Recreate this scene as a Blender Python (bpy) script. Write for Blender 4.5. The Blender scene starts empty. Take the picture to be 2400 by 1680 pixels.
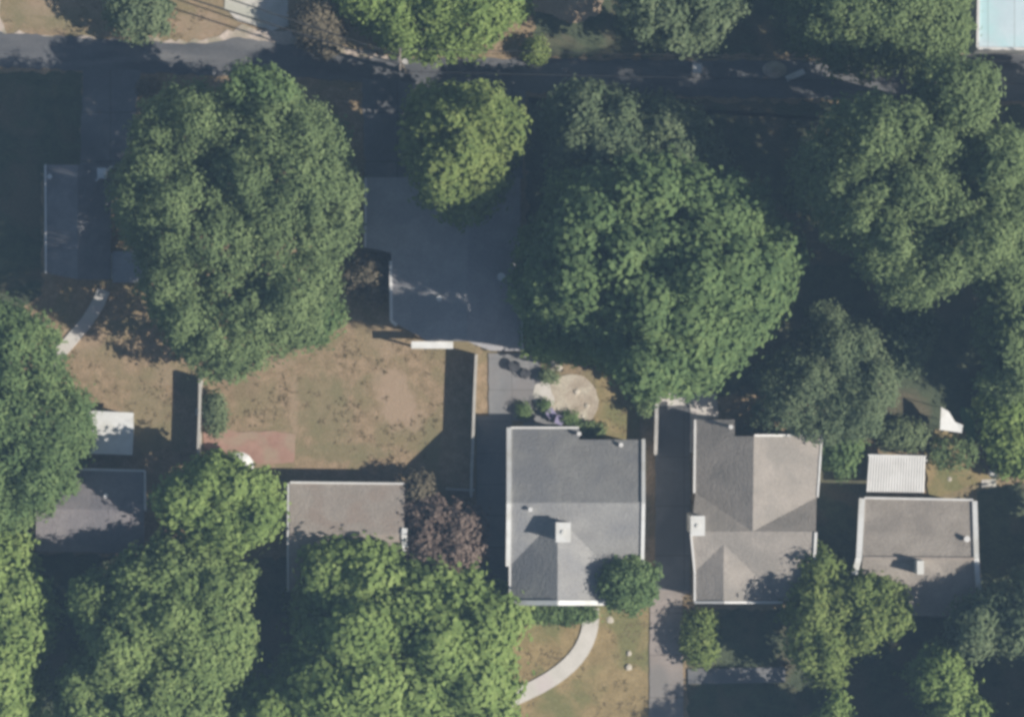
import bpy, bmesh, math, random
import numpy as np
from mathutils import Vector

SC = bpy.context.scene
COL = SC.collection
# ---------------------------------------------------------------- camera, sky, sun, exposure
CAM_H = 220.0          # metres above the ground, looking straight down
PPM = 32.0             # photo pixels (2400 wide) per metre on the ground
cam_d = bpy.data.cameras.new('camera')
cam = bpy.data.objects.new('camera', cam_d)
COL.objects.link(cam)
cam.location = (0, 0, CAM_H)
cam.rotation_euler = (0, 0, 0)
cam_d.sensor_fit = 'HORIZONTAL'
cam_d.sensor_width = 36.0
cam_d.lens = 36.0 * CAM_H / (2400 / PPM)
cam_d.clip_start = 1.0
cam_d.clip_end = 4000.0
SC.camera = cam
SC.cycles.filter_width = 3.4
SC.cycles.max_bounces = 6
SC.cycles.diffuse_bounces = 3
SC.cycles.transmission_bounces = 3
SC.cycles.volume_bounces = 0

SUN_EL = math.radians(40.0)
SUN_DIR = Vector((0.966 * math.cos(SUN_EL), -0.258 * math.cos(SUN_EL), math.sin(SUN_EL))).normalized()
world = bpy.data.worlds.new('World')
SC.world = world
world.use_nodes = True
wn = world.node_tree.nodes
sky = wn.new('ShaderNodeTexSky')
sky.sky_type = 'NISHITA'
sky.sun_disc = False
sky.sun_elevation = SUN_EL
sky.sun_rotation = math.radians(105)
wn['Background'].inputs['Strength'].default_value = 0.05
world.node_tree.links.new(sky.outputs['Color'], wn['Background'].inputs['Color'])

sun_d = bpy.data.lights.new('sun', 'SUN')
sun_d.energy = 5.0
sun_d.angle = math.radians(0.6)
sun_d.color = (1.0, 0.935, 0.84)
sun = bpy.data.objects.new('sun', sun_d)
COL.objects.link(sun)
sun.rotation_euler = SUN_DIR.to_track_quat('Z', 'Y').to_euler()
sun.location = (60, -30, 90)

SC.view_settings.view_transform = 'Standard'
SC.view_settings.look = 'None'
SC.view_settings.exposure = 0.4
SC.view_settings.gamma = 1.0
SC.view_settings.use_curve_mapping = False

# ---------------------------------------------------------------- helpers
def P(px, py, z=0.0):
    """metres of the point that stands z above the ground at that place of the survey grid"""
    k = (CAM_H - z) / CAM_H / PPM
    return Vector(((px - 1200) * k, (840 - py) * k, z))

def node_mat(name):
    m = bpy.data.materials.new(name)
    m.use_nodes = True
    nt = m.node_tree
    nt.nodes.clear()
    out = nt.nodes.new('ShaderNodeOutputMaterial')
    return m, nt, out

def surf(name, c1, c2, scale=1.0, c3=None, scale2=None, rough=0.9, bump=0.0, detail=5.0, grain=0.0, stretch=None, spec=0.2, joints=None, rot=0.0):
    """two or three colours mottled by noise at two scales"""
    m, nt, out = node_mat(name)
    N, L = nt.nodes, nt.links
    bsdf = N.new('ShaderNodeBsdfPrincipled')
    bsdf.inputs['Roughness'].default_value = rough
    bsdf.inputs['Specular IOR Level'].default_value = spec
    L.new(bsdf.outputs[0], out.inputs['Surface'])
    geo = N.new('ShaderNodeNewGeometry')
    vec = geo.outputs['Position']
    if stretch:
        mp = N.new('ShaderNodeMapping')
        mp.inputs['Scale'].default_value = stretch
        L.new(vec, mp.inputs['Vector']); vec = mp.outputs['Vector']
    n1 = N.new('ShaderNodeTexNoise')
    n1.inputs['Scale'].default_value = scale
    n1.inputs['Detail'].default_value = detail
    n1.inputs['Roughness'].default_value = 0.62
    L.new(vec, n1.inputs['Vector'])
    r1 = N.new('ShaderNodeValToRGB')
    r1.color_ramp.elements[0].position = 0.36
    r1.color_ramp.elements[1].position = 0.64
    r1.color_ramp.elements[0].color = (*c1, 1)
    r1.color_ramp.elements[1].color = (*c2, 1)
    L.new(n1.outputs['Fac'], r1.inputs['Fac'])
    colr = r1.outputs['Color']
    if c3:
        n2 = N.new('ShaderNodeTexNoise')
        n2.inputs['Scale'].default_value = scale2 or scale * 0.25
        n2.inputs['Detail'].default_value = 4.0
        n2.inputs['Distortion'].default_value = 0.6
        L.new(vec, n2.inputs['Vector'])
        r2 = N.new('ShaderNodeValToRGB')
        r2.color_ramp.elements[0].position = 0.47
        r2.color_ramp.elements[1].position = 0.62
        r2.color_ramp.elements[0].color = (0, 0, 0, 1)
        r2.color_ramp.elements[1].color = (1, 1, 1, 1)
        L.new(n2.outputs['Fac'], r2.inputs['Fac'])
        mx = N.new('ShaderNodeMix'); mx.data_type = 'RGBA'
        L.new(r2.outputs['Color'], mx.inputs[0])
        L.new(colr, mx.inputs[6])
        mx.inputs[7].default_value = (*c3, 1)
        colr = mx.outputs[2]
    if grain:
        n3 = N.new('ShaderNodeTexNoise')
        n3.inputs['Scale'].default_value = 9.0
        n3.inputs['Detail'].default_value = 3.0
        L.new(geo.outputs['Position'], n3.inputs['Vector'])
        mr = N.new('ShaderNodeMapRange')
        mr.inputs['From Min'].default_value = 0.3
        mr.inputs['From Max'].default_value = 0.7
        mr.inputs['To Min'].default_value = 1.0 - grain
        mr.inputs['To Max'].default_value = 1.0 + grain
        L.new(n3.outputs['Fac'], mr.inputs['Value'])
        vm = N.new('ShaderNodeVectorMath'); vm.operation = 'SCALE'
        L.new(colr, vm.inputs[0]); L.new(mr.outputs['Result'], vm.inputs['Scale'])
        colr = vm.outputs['Vector']
    if joints:
        mp2 = N.new('ShaderNodeMapping'); mp2.inputs['Rotation'].default_value = (0, 0, rot)
        L.new(geo.outputs['Position'], mp2.inputs['Vector'])
        bt = N.new('ShaderNodeTexBrick'); bt.offset = 0.0
        bt.inputs['Scale'].default_value = 1.0
        bt.inputs['Brick Width'].default_value = joints[0]; bt.inputs['Row Height'].default_value = joints[1]
        bt.inputs['Mortar Size'].default_value = joints[2]; bt.inputs['Mortar Smooth'].default_value = 0.3
        L.new(mp2.outputs[0], bt.inputs['Vector'])
        bt.inputs['Color1'].default_value = (1, 1, 1, 1); bt.inputs['Color2'].default_value = (0.93, 0.93, 0.92, 1)
        bt.inputs['Mortar'].default_value = (0.62, 0.6, 0.57, 1)
        mj = N.new('ShaderNodeMix'); mj.data_type = 'RGBA'; mj.blend_type = 'MULTIPLY'; mj.inputs[0].default_value = 1.0
        L.new(colr, mj.inputs[6]); L.new(bt.outputs['Color'], mj.inputs[7])
        colr = mj.outputs[2]
    L.new(colr, bsdf.inputs['Base Color'])
    if bump:
        n4 = N.new('ShaderNodeTexNoise')
        n4.inputs['Scale'].default_value = 5.0
        n4.inputs['Detail'].default_value = 6.0
        L.new(geo.outputs['Position'], n4.inputs['Vector'])
        b = N.new('ShaderNodeBump')
        b.inputs['Strength'].default_value = bump
        b.inputs['Distance'].default_value = 0.1
        L.new(n4.outputs['Fac'], b.inputs['Height'])
        L.new(b.outputs['Normal'], bsdf.inputs['Normal'])
    return m

def patchy(m, patches):
    """worn or greener patches with soft ragged rims at given places of a lawn"""
    nt = m.node_tree; N, L = nt.nodes, nt.links
    bsdf = next(n for n in N if n.type == 'BSDF_PRINCIPLED')
    colr = bsdf.inputs['Base Color'].links[0].from_socket
    geo = N.new('ShaderNodeNewGeometry')
    nz = N.new('ShaderNodeTexNoise'); nz.inputs['Scale'].default_value = 1.3; nz.inputs['Detail'].default_value = 6.0
    nz.inputs['Roughness'].default_value = 0.7
    L.new(geo.outputs['Position'], nz.inputs['Vector'])
    for (px, py, rx, ry, c, amt) in patches:
        p = P(px, py)
        mp = N.new('ShaderNodeMapping'); mp.vector_type = 'POINT'
        mp.inputs['Location'].default_value = (-p.x*PPM/rx, -p.y*PPM/ry, 0)
        mp.inputs['Scale'].default_value = (PPM/rx, PPM/ry, 0)
        L.new(geo.outputs['Position'], mp.inputs['Vector'])
        ln = N.new('ShaderNodeVectorMath'); ln.operation = 'LENGTH'
        L.new(mp.outputs[0], ln.inputs[0])
        ad = N.new('ShaderNodeMath'); ad.operation = 'MULTIPLY_ADD'; ad.inputs[1].default_value = 1.9
        L.new(nz.outputs['Fac'], ad.inputs[0]); L.new(ln.outputs['Value'], ad.inputs[2])
        mr = N.new('ShaderNodeMapRange'); mr.interpolation_type = 'SMOOTHSTEP'
        mr.inputs['From Min'].default_value = 1.6; mr.inputs['From Max'].default_value = 2.15
        mr.inputs['To Min'].default_value = amt; mr.inputs['To Max'].default_value = 0.0
        L.new(ad.outputs[0], mr.inputs['Value'])
        mx = N.new('ShaderNodeMix'); mx.data_type = 'RGBA'
        L.new(mr.outputs['Result'], mx.inputs[0]); L.new(colr, mx.inputs[6]); mx.inputs[7].default_value = (*c, 1)
        colr = mx.outputs[2]
    L.new(colr, bsdf.inputs['Base Color'])

def leaf_mat(name, dark, mid, light, transl=0.3):
    """every leaf spray its own tint, plus broad drifts of tint through a crown"""
    m, nt, out = node_mat(name)
    N, L = nt.nodes, nt.links
    geo = N.new('ShaderNodeNewGeometry')
    rp = N.new('ShaderNodeValToRGB')
    e = rp.color_ramp.elements
    e[0].position = 0.0; e[0].color = (*dark, 1)
    e[1].position = 1.0; e[1].color = (*light, 1)
    k = e.new(0.5); k.color = (*mid, 1)
    nz = N.new('ShaderNodeTexNoise')
    nz.inputs['Scale'].default_value = 0.32
    nz.inputs['Detail'].default_value = 3.0
    L.new(geo.outputs['Position'], nz.inputs['Vector'])
    mr = N.new('ShaderNodeMapRange')
    mr.inputs['From Min'].default_value = 0.3; mr.inputs['From Max'].default_value = 0.7
    L.new(nz.outputs['Fac'], mr.inputs['Value'])
    ma = N.new('ShaderNodeMath'); ma.operation = 'MULTIPLY_ADD'
    ma.inputs[1].default_value = 0.5
    L.new(geo.outputs['Random Per Island'], ma.inputs[0])
    mb = N.new('ShaderNodeMath'); mb.operation = 'MULTIPLY'
    mb.inputs[1].default_value = 0.5
    L.new(mr.outputs['Result'], mb.inputs[0])
    L.new(mb.outputs[0], ma.inputs[2])
    L.new(ma.outputs[0], rp.inputs['Fac'])
    d = N.new('ShaderNodeBsdfDiffuse')
    t = N.new('ShaderNodeBsdfTranslucent')
    L.new(rp.outputs['Color'], d.inputs['Color'])
    L.new(rp.outputs['Color'], t.inputs['Color'])
    mix = N.new('ShaderNodeMixShader')
    mix.inputs['Fac'].default_value = transl
    L.new(d.outputs[0], mix.inputs[1]); L.new(t.outputs[0], mix.inputs[2])
    L.new(mix.outputs[0], out.inputs['Surface'])
    return m

def mesh_from(name, verts, faces):
    me = bpy.data.meshes.new(name)
    me.from_pydata([tuple(v) for v in verts], [], faces)
    me.update()
    bm = bmesh.new(); bm.from_mesh(me)
    bmesh.ops.recalc_face_normals(bm, faces=bm.faces)
    bm.to_mesh(me); bm.free()
    return me

def tag(o, label=None, cat=None, group=None, kind=None):
    if label: o['label'] = label
    if cat: o['category'] = cat
    if group: o['group'] = group
    if kind: o['kind'] = kind
    return o

class Geo:
    """collects verts and faces in world metres"""
    def __init__(s): s.v, s.f = [], []
    def add(s, verts, faces):
        n = len(s.v)
        s.v += [Vector(v) for v in verts]
        s.f += [tuple(i + n for i in f) for f in faces]
        return s
    def box(s, x0, y0, z0, x1, y1, z1):
        return s.add([(x0,y0,z0),(x1,y0,z0),(x1,y1,z0),(x0,y1,z0),(x0,y0,z1),(x1,y0,z1),(x1,y1,z1),(x0,y1,z1)],
                     [(0,3,2,1),(4,5,6,7),(0,1,5,4),(1,2,6,5),(2,3,7,6),(3,0,4,7)])
    def prism(s, pts, z0, z1):
        n = len(pts)
        v = [(p[0], p[1], z0) for p in pts] + [(p[0], p[1], z1) for p in pts]
        f = [tuple(range(n))[::-1], tuple(range(n, 2*n))] + [(i, (i+1) % n, n+(i+1) % n, n+i) for i in range(n)]
        return s.add(v, f)
    def bar(s, a, b, w, h):
        """square bar from a to b, w across in plan, h in height, centred on the line"""
        a, b = Vector(a), Vector(b)
        d = (b - a); side = Vector((-d.y, d.x, 0))
        if side.length < 1e-6: side = Vector((1, 0, 0))
        side.normalize(); up = d.cross(side); up.normalize()
        if up.z < 0: up = -up
        q = []
        for p in (a, b):
            for i, j in ((-1,-1),(1,-1),(1,1),(-1,1)):
                q.append(p + side*(i*w/2) + up*(j*h/2))
        return s.add(q, [(0,1,2,3),(7,6,5,4),(0,4,5,1),(1,5,6,2),(2,6,7,3),(3,7,4,0)])
    def tube(s, pts, radii, n=8):
        rings = []
        base = len(s.v)
        for i, p in enumerate(pts):
            p = Vector(p)
            d = (Vector(pts[min(i+1, len(pts)-1)]) - Vector(pts[max(i-1, 0)]))
            d = d.normalized() if d.length > 1e-9 else Vector((0, 0, 1))
            u = d.orthogonal().normalized(); w = d.cross(u)
            for k in range(n):
                a = 2*math.pi*k/n
                s.v.append(p + u*(math.cos(a)*radii[i]) + w*(math.sin(a)*radii[i]))
        for i in range(len(pts)-1):
            for k in range(n):
                a0 = base+i*n+k; a1 = base+i*n+(k+1) % n
                s.f.append((a0, a1, a1+n, a0+n))
        s.f.append(tuple(base+k for k in range(n))[::-1])
        s.f.append(tuple(base+(len(pts)-1)*n+k for k in range(n)))
        return s
    def slab(s, polys, t):
        """connected roof planes (top surface given), thickened straight down by t"""
        key, vs, tops = {}, [], []
        for poly in polys:
            ids = []
            for p in poly:
                k = (round(p[0], 3), round(p[1], 3), round(p[2], 3))
                if k not in key: key[k] = len(vs); vs.append(Vector(p))
                ids.append(key[k])
            ar = sum(vs[ids[i]].x*vs[ids[(i+1) % len(ids)]].y - vs[ids[(i+1) % len(ids)]].x*vs[ids[i]].y for i in range(len(ids)))
            tops.append(ids if ar > 0 else ids[::-1])
        n = len(vs)
        edges = {}
        for f in tops:
            for i in range(len(f)):
                edges[(f[i], f[(i+1) % len(f)])] = 1
        faces = [tuple(f) for f in tops] + [tuple(i+n for i in f[::-1]) for f in tops]
        for (a, b) in edges:
            if (b, a) not in edges:
                faces.append((a, a+n, b+n, b))
        return s.add(vs + [v - Vector((0, 0, t)) for v in vs], faces)
    def build(s, name, mat, parent=None, smooth=False):
        off = Vector((0, 0, 0))
        q = parent
        while q is not None:
            off = off + q.location; q = q.parent
        me = mesh_from(name, [v - off for v in s.v], s.f)
        o = bpy.data.objects.new(name, me)
        COL.objects.link(o)
        if mat: me.materials.append(mat)
        if parent: o.parent = parent
        if smooth:
            for p in me.polygons: p.use_smooth = True
        return o

def thing(name, label, cat, loc, group=None):
    o = bpy.data.objects.new(name, None)
    COL.objects.link(o)
    o.location = Vector((loc[0], loc[1], loc[2] if len(loc) > 2 else 0))
    o.empty_display_size = 0.3
    return tag(o, label, cat, group)

def rect(x0, y0, x1, y1, z=0):
    return [P(x0, y0, z), P(x1, y0, z), P(x1, y1, z), P(x0, y1, z)]

def wobble(pts, step=0.5, amp=0.12, seed=0, closed=True):
    """outline with a natural ragged edge"""
    rg = random.Random(seed)
    out = []
    n = len(pts)
    for i in range(n if closed else n-1):
        a, b = Vector(pts[i]), Vector(pts[(i+1) % n])
        k = max(1, int((b-a).length/step))
        for j in range(k):
            p = a.lerp(b, j/k)
            out.append(p + Vector((rg.uniform(-amp, amp), rg.uniform(-amp, amp), 0)))
    return out

SHEET = [0.0]
def sheet(name, pts, mat, label, cat, ragged=0.0, seed=0, thick=0.0, kind='structure'):
    """a ground surface: each sheet lies a few millimetres over the one below"""
    SHEET[0] += 0.004
    z = SHEET[0] + thick
    pts = [Vector((p[0], p[1], 0)) for p in pts]
    if ragged: pts = wobble(pts, 0.45, ragged, seed)
    g = Geo()
    if thick:
        g.prism(pts, 0.0, z)
    else:
        g.add([(p.x, p.y, z) for p in pts], [tuple(range(len(pts)))])
    o = g.build(name, mat)
    return tag(o, label, cat, kind=kind)

# ---------------------------------------------------------------- materials
M = {}
M['lawn'] = surf('dry_lawn', (0.225, 0.168, 0.098), (0.345, 0.252, 0.162), 1.6, (0.232, 0.188, 0.105), 0.45, grain=0.3, bump=0.5)
TAN = (0.36, 0.265, 0.185); GRN = (0.185, 0.172, 0.09); BRN = (0.21, 0.155, 0.095)
patchy(M['lawn'], [(930,935,42,72,TAN,0.85),(900,900,30,40,TAN,0.5),(965,980,34,34,TAN,0.6),(905,790,40,50,TAN,0.35),(690,950,10,75,TAN,0.5),(640,850,60,14,TAN,0.4),(560,900,50,40,BRN,0.4),(810,715,10,38,TAN,0.75),
    (760,960,70,90,GRN,0.5),(800,1060,120,24,GRN,0.55),(340,980,60,100,GRN,0.45),(1010,1050,26,70,GRN,0.5),(300,760,60,16,GRN,0.5),(180,800,60,40,TAN,0.4),(390,880,30,30,TAN,0.4),(470,60,70,34,TAN,0.5),(120,40,140,30,GRN,0.4),(110,20,70,20,TAN,0.4)])
M['lawn2'] = surf('dry_lawn_golden', (0.25, 0.19, 0.095), (0.33, 0.25, 0.13), 0.8, (0.19, 0.18, 0.08), 0.3, grain=0.2, bump=0.4)
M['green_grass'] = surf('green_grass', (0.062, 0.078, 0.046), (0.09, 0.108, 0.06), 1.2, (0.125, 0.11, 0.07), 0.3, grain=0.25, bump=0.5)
M['lush'] = surf('lush_grass', (0.10, 0.19, 0.075), (0.15, 0.25, 0.10), 1.2, grain=0.2, bump=0.4)
M['soil'] = surf('bare_soil', (0.30, 0.225, 0.155), (0.38, 0.29, 0.20), 1.1, grain=0.15, bump=0.3)
M['asphalt'] = surf('asphalt', (0.095, 0.097, 0.103), (0.135, 0.134, 0.137), 0.7, (0.165, 0.162, 0.16), 0.25, stretch=(0.35, 1.6, 1), grain=0.12)
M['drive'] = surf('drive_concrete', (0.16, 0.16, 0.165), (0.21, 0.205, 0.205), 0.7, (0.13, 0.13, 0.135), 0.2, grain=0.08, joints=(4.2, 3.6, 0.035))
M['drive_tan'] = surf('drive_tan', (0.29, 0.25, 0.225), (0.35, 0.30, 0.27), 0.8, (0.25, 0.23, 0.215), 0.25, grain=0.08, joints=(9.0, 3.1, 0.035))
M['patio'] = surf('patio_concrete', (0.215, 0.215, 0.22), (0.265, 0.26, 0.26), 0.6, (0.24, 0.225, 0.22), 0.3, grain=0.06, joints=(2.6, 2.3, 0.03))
M['pale_concrete'] = surf('pale_concrete', (0.52, 0.48, 0.43), (0.60, 0.565, 0.52), 1.0, (0.46, 0.45, 0.38), 0.4, grain=0.06)
M['walk'] = surf('walk_concrete', (0.53, 0.50, 0.455), (0.61, 0.575, 0.53), 0.8, (0.56, 0.50, 0.48), 0.3, grain=0.05)
M['sand'] = surf('sandy_verge', (0.42, 0.35, 0.29), (0.56, 0.47, 0.40), 1.2, (0.33, 0.29, 0.21), 0.5, grain=0.15)
M['gravel'] = surf('gravel', (0.36, 0.30, 0.23), (0.46, 0.39, 0.31), 1.3, (0.50, 0.45, 0.36), 0.7, grain=0.2, bump=0.5)
M['brick'] = surf('red_paving', (0.32, 0.19, 0.145), (0.38, 0.235, 0.18), 0.9, (0.34, 0.25, 0.18), 0.4, grain=0.1)
M['white'] = surf('white_paint', (0.66, 0.66, 0.645), (0.75, 0.75, 0.73), 1.2, (0.6, 0.59, 0.55), 0.5, rough=0.6)
M['offwhite'] = surf('off_white_metal', (0.60, 0.59, 0.57), (0.68, 0.67, 0.65), 1.0, rough=0.5)
M['wall'] = surf('wall_siding', (0.48, 0.46, 0.42), (0.54, 0.52, 0.48), 0.8)
M['wall_brick'] = surf('wall_brick', (0.24, 0.15, 0.11), (0.30, 0.19, 0.15), 2.0)
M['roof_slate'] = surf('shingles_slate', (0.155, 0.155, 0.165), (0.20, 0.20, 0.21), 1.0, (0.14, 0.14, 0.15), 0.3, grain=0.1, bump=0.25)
M['roof_grey'] = surf('shingles_grey', (0.255, 0.25, 0.245), (0.30, 0.295, 0.285), 0.7, (0.235, 0.235, 0.24), 0.25, grain=0.14, bump=0.5)
M['roof_tan'] = surf('shingles_tan', (0.285, 0.258, 0.23), (0.335, 0.302, 0.27), 0.7, (0.255, 0.235, 0.212), 0.25, grain=0.14, bump=0.5)
M['roof_taupe'] = surf('shingles_taupe', (0.31, 0.275, 0.238), (0.365, 0.325, 0.285), 0.8, (0.275, 0.245, 0.215), 0.35, grain=0.14, bump=0.5)
M['roof_rose'] = surf('shingles_rose', (0.30, 0.262, 0.226), (0.35, 0.306, 0.266), 0.7, (0.31, 0.255, 0.215), 0.5, grain=0.14, bump=0.5)
M['roof_lead'] = surf('shingles_lead', (0.30, 0.29, 0.295), (0.35, 0.335, 0.34), 0.7, (0.27, 0.265, 0.275), 0.25, grain=0.14, bump=0.5)
M['roof_mauve'] = surf('shingles_mauve', (0.205, 0.185, 0.19), (0.245, 0.225, 0.225), 0.7, (0.185, 0.175, 0.185), 0.25, grain=0.14, bump=0.5)
M['blue_membrane'] = surf('pale_blue_membrane', (0.50, 0.61, 0.66), (0.57, 0.67, 0.72), 0.5, (0.46, 0.65, 0.68), 0.25, rough=0.7, joints=(1.9, 30.0, 0.03), grain=0.05)
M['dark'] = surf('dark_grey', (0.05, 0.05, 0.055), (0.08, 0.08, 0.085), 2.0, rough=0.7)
M['wire'] = surf('cable_rubber', (0.03, 0.03, 0.03), (0.05, 0.05, 0.05), 1.0)
M['lavender'] = surf('lavender_fabric', (0.26, 0.24, 0.36), (0.32, 0.29, 0.42), 2.0)
M['timber'] = surf('weathered_timber', (0.36, 0.345, 0.32), (0.46, 0.44, 0.41), 1.5, grain=0.1)
M['pole_wood'] = surf('pole_timber', (0.20, 0.17, 0.14), (0.27, 0.23, 0.19), 2.0)
M['bark'] = surf('bark', (0.055, 0.047, 0.038), (0.095, 0.08, 0.065), 3.0, bump=0.6)
M['stone'] = surf('stone', (0.42, 0.38, 0.31), (0.55, 0.50, 0.42), 2.0, grain=0.1)
L_ = {}
L_['mid'] = leaf_mat('leaves_mid', (0.104, 0.146, 0.07), (0.174, 0.234, 0.105), (0.254, 0.32, 0.145))
L_['deep'] = leaf_mat('leaves_deep', (0.091, 0.147, 0.066), (0.152, 0.222, 0.094), (0.23, 0.304, 0.124))
L_['bright'] = leaf_mat('leaves_bright', (0.132, 0.196, 0.066), (0.228, 0.31, 0.103), (0.326, 0.408, 0.147))
L_['fresh'] = leaf_mat('leaves_fresh', (0.121, 0.178, 0.067), (0.207, 0.278, 0.103), (0.299, 0.373, 0.145))
L_['olive'] = leaf_mat('leaves_olive', (0.11, 0.149, 0.079), (0.176, 0.22, 0.116), (0.242, 0.292, 0.154))
L_['yellow'] = leaf_mat('leaves_yellow', (0.115, 0.17, 0.059), (0.195, 0.251, 0.086), (0.283, 0.333, 0.12))
L_['grey'] = leaf_mat('leaves_grey', (0.096, 0.137, 0.078), (0.159, 0.204, 0.112), (0.224, 0.269, 0.15))
L_['purple'] = leaf_mat('leaves_purple', (0.15, 0.112, 0.095), (0.22, 0.168, 0.14), (0.30, 0.235, 0.195))
L_['brown'] = leaf_mat('leaves_brown', (0.13, 0.115, 0.08), (0.19, 0.165, 0.115), (0.27, 0.235, 0.17))

# ---------------------------------------------------------------- the ground and what lies on it
g = Geo(); R_ = 900
g.add([(-R_,-R_,0),(R_,-R_,0),(R_,R_,0),(-R_,R_,0)], [(0,1,2,3)])
tag(g.build('ground', M['lawn']), 'dry brown and green lawn ground under everything', 'ground', kind='structure')

def pp(*xy): return [P(x, y) for x, y in xy]

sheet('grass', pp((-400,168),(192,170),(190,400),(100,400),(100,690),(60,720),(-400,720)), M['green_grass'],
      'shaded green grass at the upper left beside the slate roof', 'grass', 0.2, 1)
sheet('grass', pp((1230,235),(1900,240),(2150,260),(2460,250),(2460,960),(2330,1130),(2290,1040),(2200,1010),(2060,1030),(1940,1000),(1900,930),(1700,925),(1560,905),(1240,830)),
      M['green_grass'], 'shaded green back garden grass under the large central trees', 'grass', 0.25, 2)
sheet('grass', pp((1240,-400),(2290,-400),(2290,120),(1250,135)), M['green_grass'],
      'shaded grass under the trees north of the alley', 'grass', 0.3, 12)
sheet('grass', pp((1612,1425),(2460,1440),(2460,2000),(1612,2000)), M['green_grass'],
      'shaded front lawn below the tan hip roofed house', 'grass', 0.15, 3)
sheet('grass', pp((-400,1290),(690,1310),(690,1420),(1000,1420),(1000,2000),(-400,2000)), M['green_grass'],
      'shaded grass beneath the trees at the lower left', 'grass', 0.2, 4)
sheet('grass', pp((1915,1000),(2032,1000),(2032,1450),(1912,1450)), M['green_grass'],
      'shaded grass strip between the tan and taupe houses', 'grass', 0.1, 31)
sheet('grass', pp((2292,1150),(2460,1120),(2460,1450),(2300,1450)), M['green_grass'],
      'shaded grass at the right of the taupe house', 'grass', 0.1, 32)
sheet('lawn', pp((1394,850),(1500,850),(1500,1045),(1394,1045)), M['lawn2'],
      'golden dry lawn strip right of the gravel circle', 'lawn', 0.1, 5)
sheet('lawn', pp((1165,1420),(1525,1420),(1525,2000),(1165,2000)), M['lawn2'],
      'golden dry front lawn around the curved concrete walk', 'lawn', 0.05, 15)
sheet('grass', pp((2250,955),(2285,955),(2285,1040),(2262,1040)), M['lush'],
      'small bright green grass patch beside the white canvas', 'grass', 0.12, 6)
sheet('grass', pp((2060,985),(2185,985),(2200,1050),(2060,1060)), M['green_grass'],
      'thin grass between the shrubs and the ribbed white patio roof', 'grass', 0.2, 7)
# alley along the top of the picture
sheet('alley_verge', pp((-400,-40),(-6,-40),(12,78),(150,84),(250,92),(340,90),(470,95),(560,62),(690,82),(840,120),(960,140),(1060,150),(1060,175),(700,150),(0,100),(-400,90)),
      M['sand'], 'pale sandy verge along the north side of the alley', 'verge', 0.25, 8)
AL_S = [(-500,140),(0,158),(210,166),(480,176),(800,188),(960,205),(1400,222),(1900,232),(2400,236),(2900,240)]
AL_N = [(2900,128),(2400,126),(1900,142),(1400,140),(1000,136),(840,136),(700,108),(560,86),(480,104),(340,98),(180,88),(0,76),(-500,60)]
sheet('alley', pp(*AL_S, *AL_N), M['asphalt'], 'asphalt alley crossing the top of the picture in tree shade', 'alley', 0.1, 9)
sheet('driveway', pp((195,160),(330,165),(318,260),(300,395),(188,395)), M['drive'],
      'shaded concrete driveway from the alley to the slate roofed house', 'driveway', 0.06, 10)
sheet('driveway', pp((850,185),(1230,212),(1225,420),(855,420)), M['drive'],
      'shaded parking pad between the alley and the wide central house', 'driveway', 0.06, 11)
sheet('pavement', pp((532,-400),(676,-400),(676,62),(640,72),(560,50),(528,20)), M['pale_concrete'],
      'pale concrete pad at the top edge of the picture', 'pavement', 0.08, 13)
sheet('bare_soil', pp((1225,-60),(1440,-60),(1400,40),(1340,50),(1250,24)), M['soil'],
      'bare tan soil at the top edge right of the leafy crown', 'soil', 0.2, 14)
# lawn details
sheet('patio', pp((478,990),(560,1012),(640,1010),(692,1018),(690,1084),(600,1086),(540,1072),(478,1050)), M['brick'],
      'reddish paved patio strip below the big lawn', 'patio', 0.05, 19)
# concrete around the grey house
sheet('driveway', pp((1117,975),(1200,975),(1200,1480),(1117,1480)), M['patio'],
      'narrow shaded concrete drive along the left of the grey house', 'driveway', 0.02, 20)
sheet('patio', pp((1145,828),(1262,828),(1268,880),(1262,930),(1250,985),(1145,985)), M['patio'],
      'grey concrete patio between the grey house and the wide central house', 'patio', 0.04, 21)
sheet('patio', pp((1230,940),(1330,930),(1380,960),(1370,1004),(1225,1004)), M['patio'],
      'concrete apron behind the grey house', 'patio', 0.06, 22)
circ = [P(1340 + 62*math.cos(a), 940 + 64*math.sin(a)) for a in [i*math.pi/14 for i in range(28)]]
sheet('gravel', circ, M['gravel'], 'round tan gravel bed behind the grey house', 'gravel bed', 0.05, 23)
sheet('gravel', pp((1252,905),(1290,890),(1300,950),(1255,960)), M['pale_concrete'],
      'pale gravel spill between patio and gravel circle', 'gravel bed', 0.12, 24)
sheet('pavement', pp((1536,920),(1680,922),(1684,978),(1640,982),(1638,990),(1626,990),(1622,1060),(1612,1060),(1606,950),(1536,950)), M['walk'],
      'pale concrete path behind the tan hip roofed house', 'path', 0.04, 25)
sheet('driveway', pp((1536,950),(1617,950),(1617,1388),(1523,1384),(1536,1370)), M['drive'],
      'upper tan driveway coloured darker grey for its shade between the grey and tan houses', 'driveway', 0.03, 26)  # same drive as the tan part below, its shade put into a darker grey
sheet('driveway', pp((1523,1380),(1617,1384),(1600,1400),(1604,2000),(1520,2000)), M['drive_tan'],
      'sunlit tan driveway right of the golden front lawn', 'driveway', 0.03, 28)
def ribbon(cl, w):
    l, r = [], []
    for i, c in enumerate(cl):
        a = Vector(cl[max(i-1, 0)]); b = Vector(cl[min(i+1, len(cl)-1)])
        d = (b-a).normalized(); n = Vector((-d.y, d.x, 0))
        l.append(Vector(c)+n*w/2); r.append(Vector(c)-n*w/2)
    return l + r[::-1]
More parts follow.
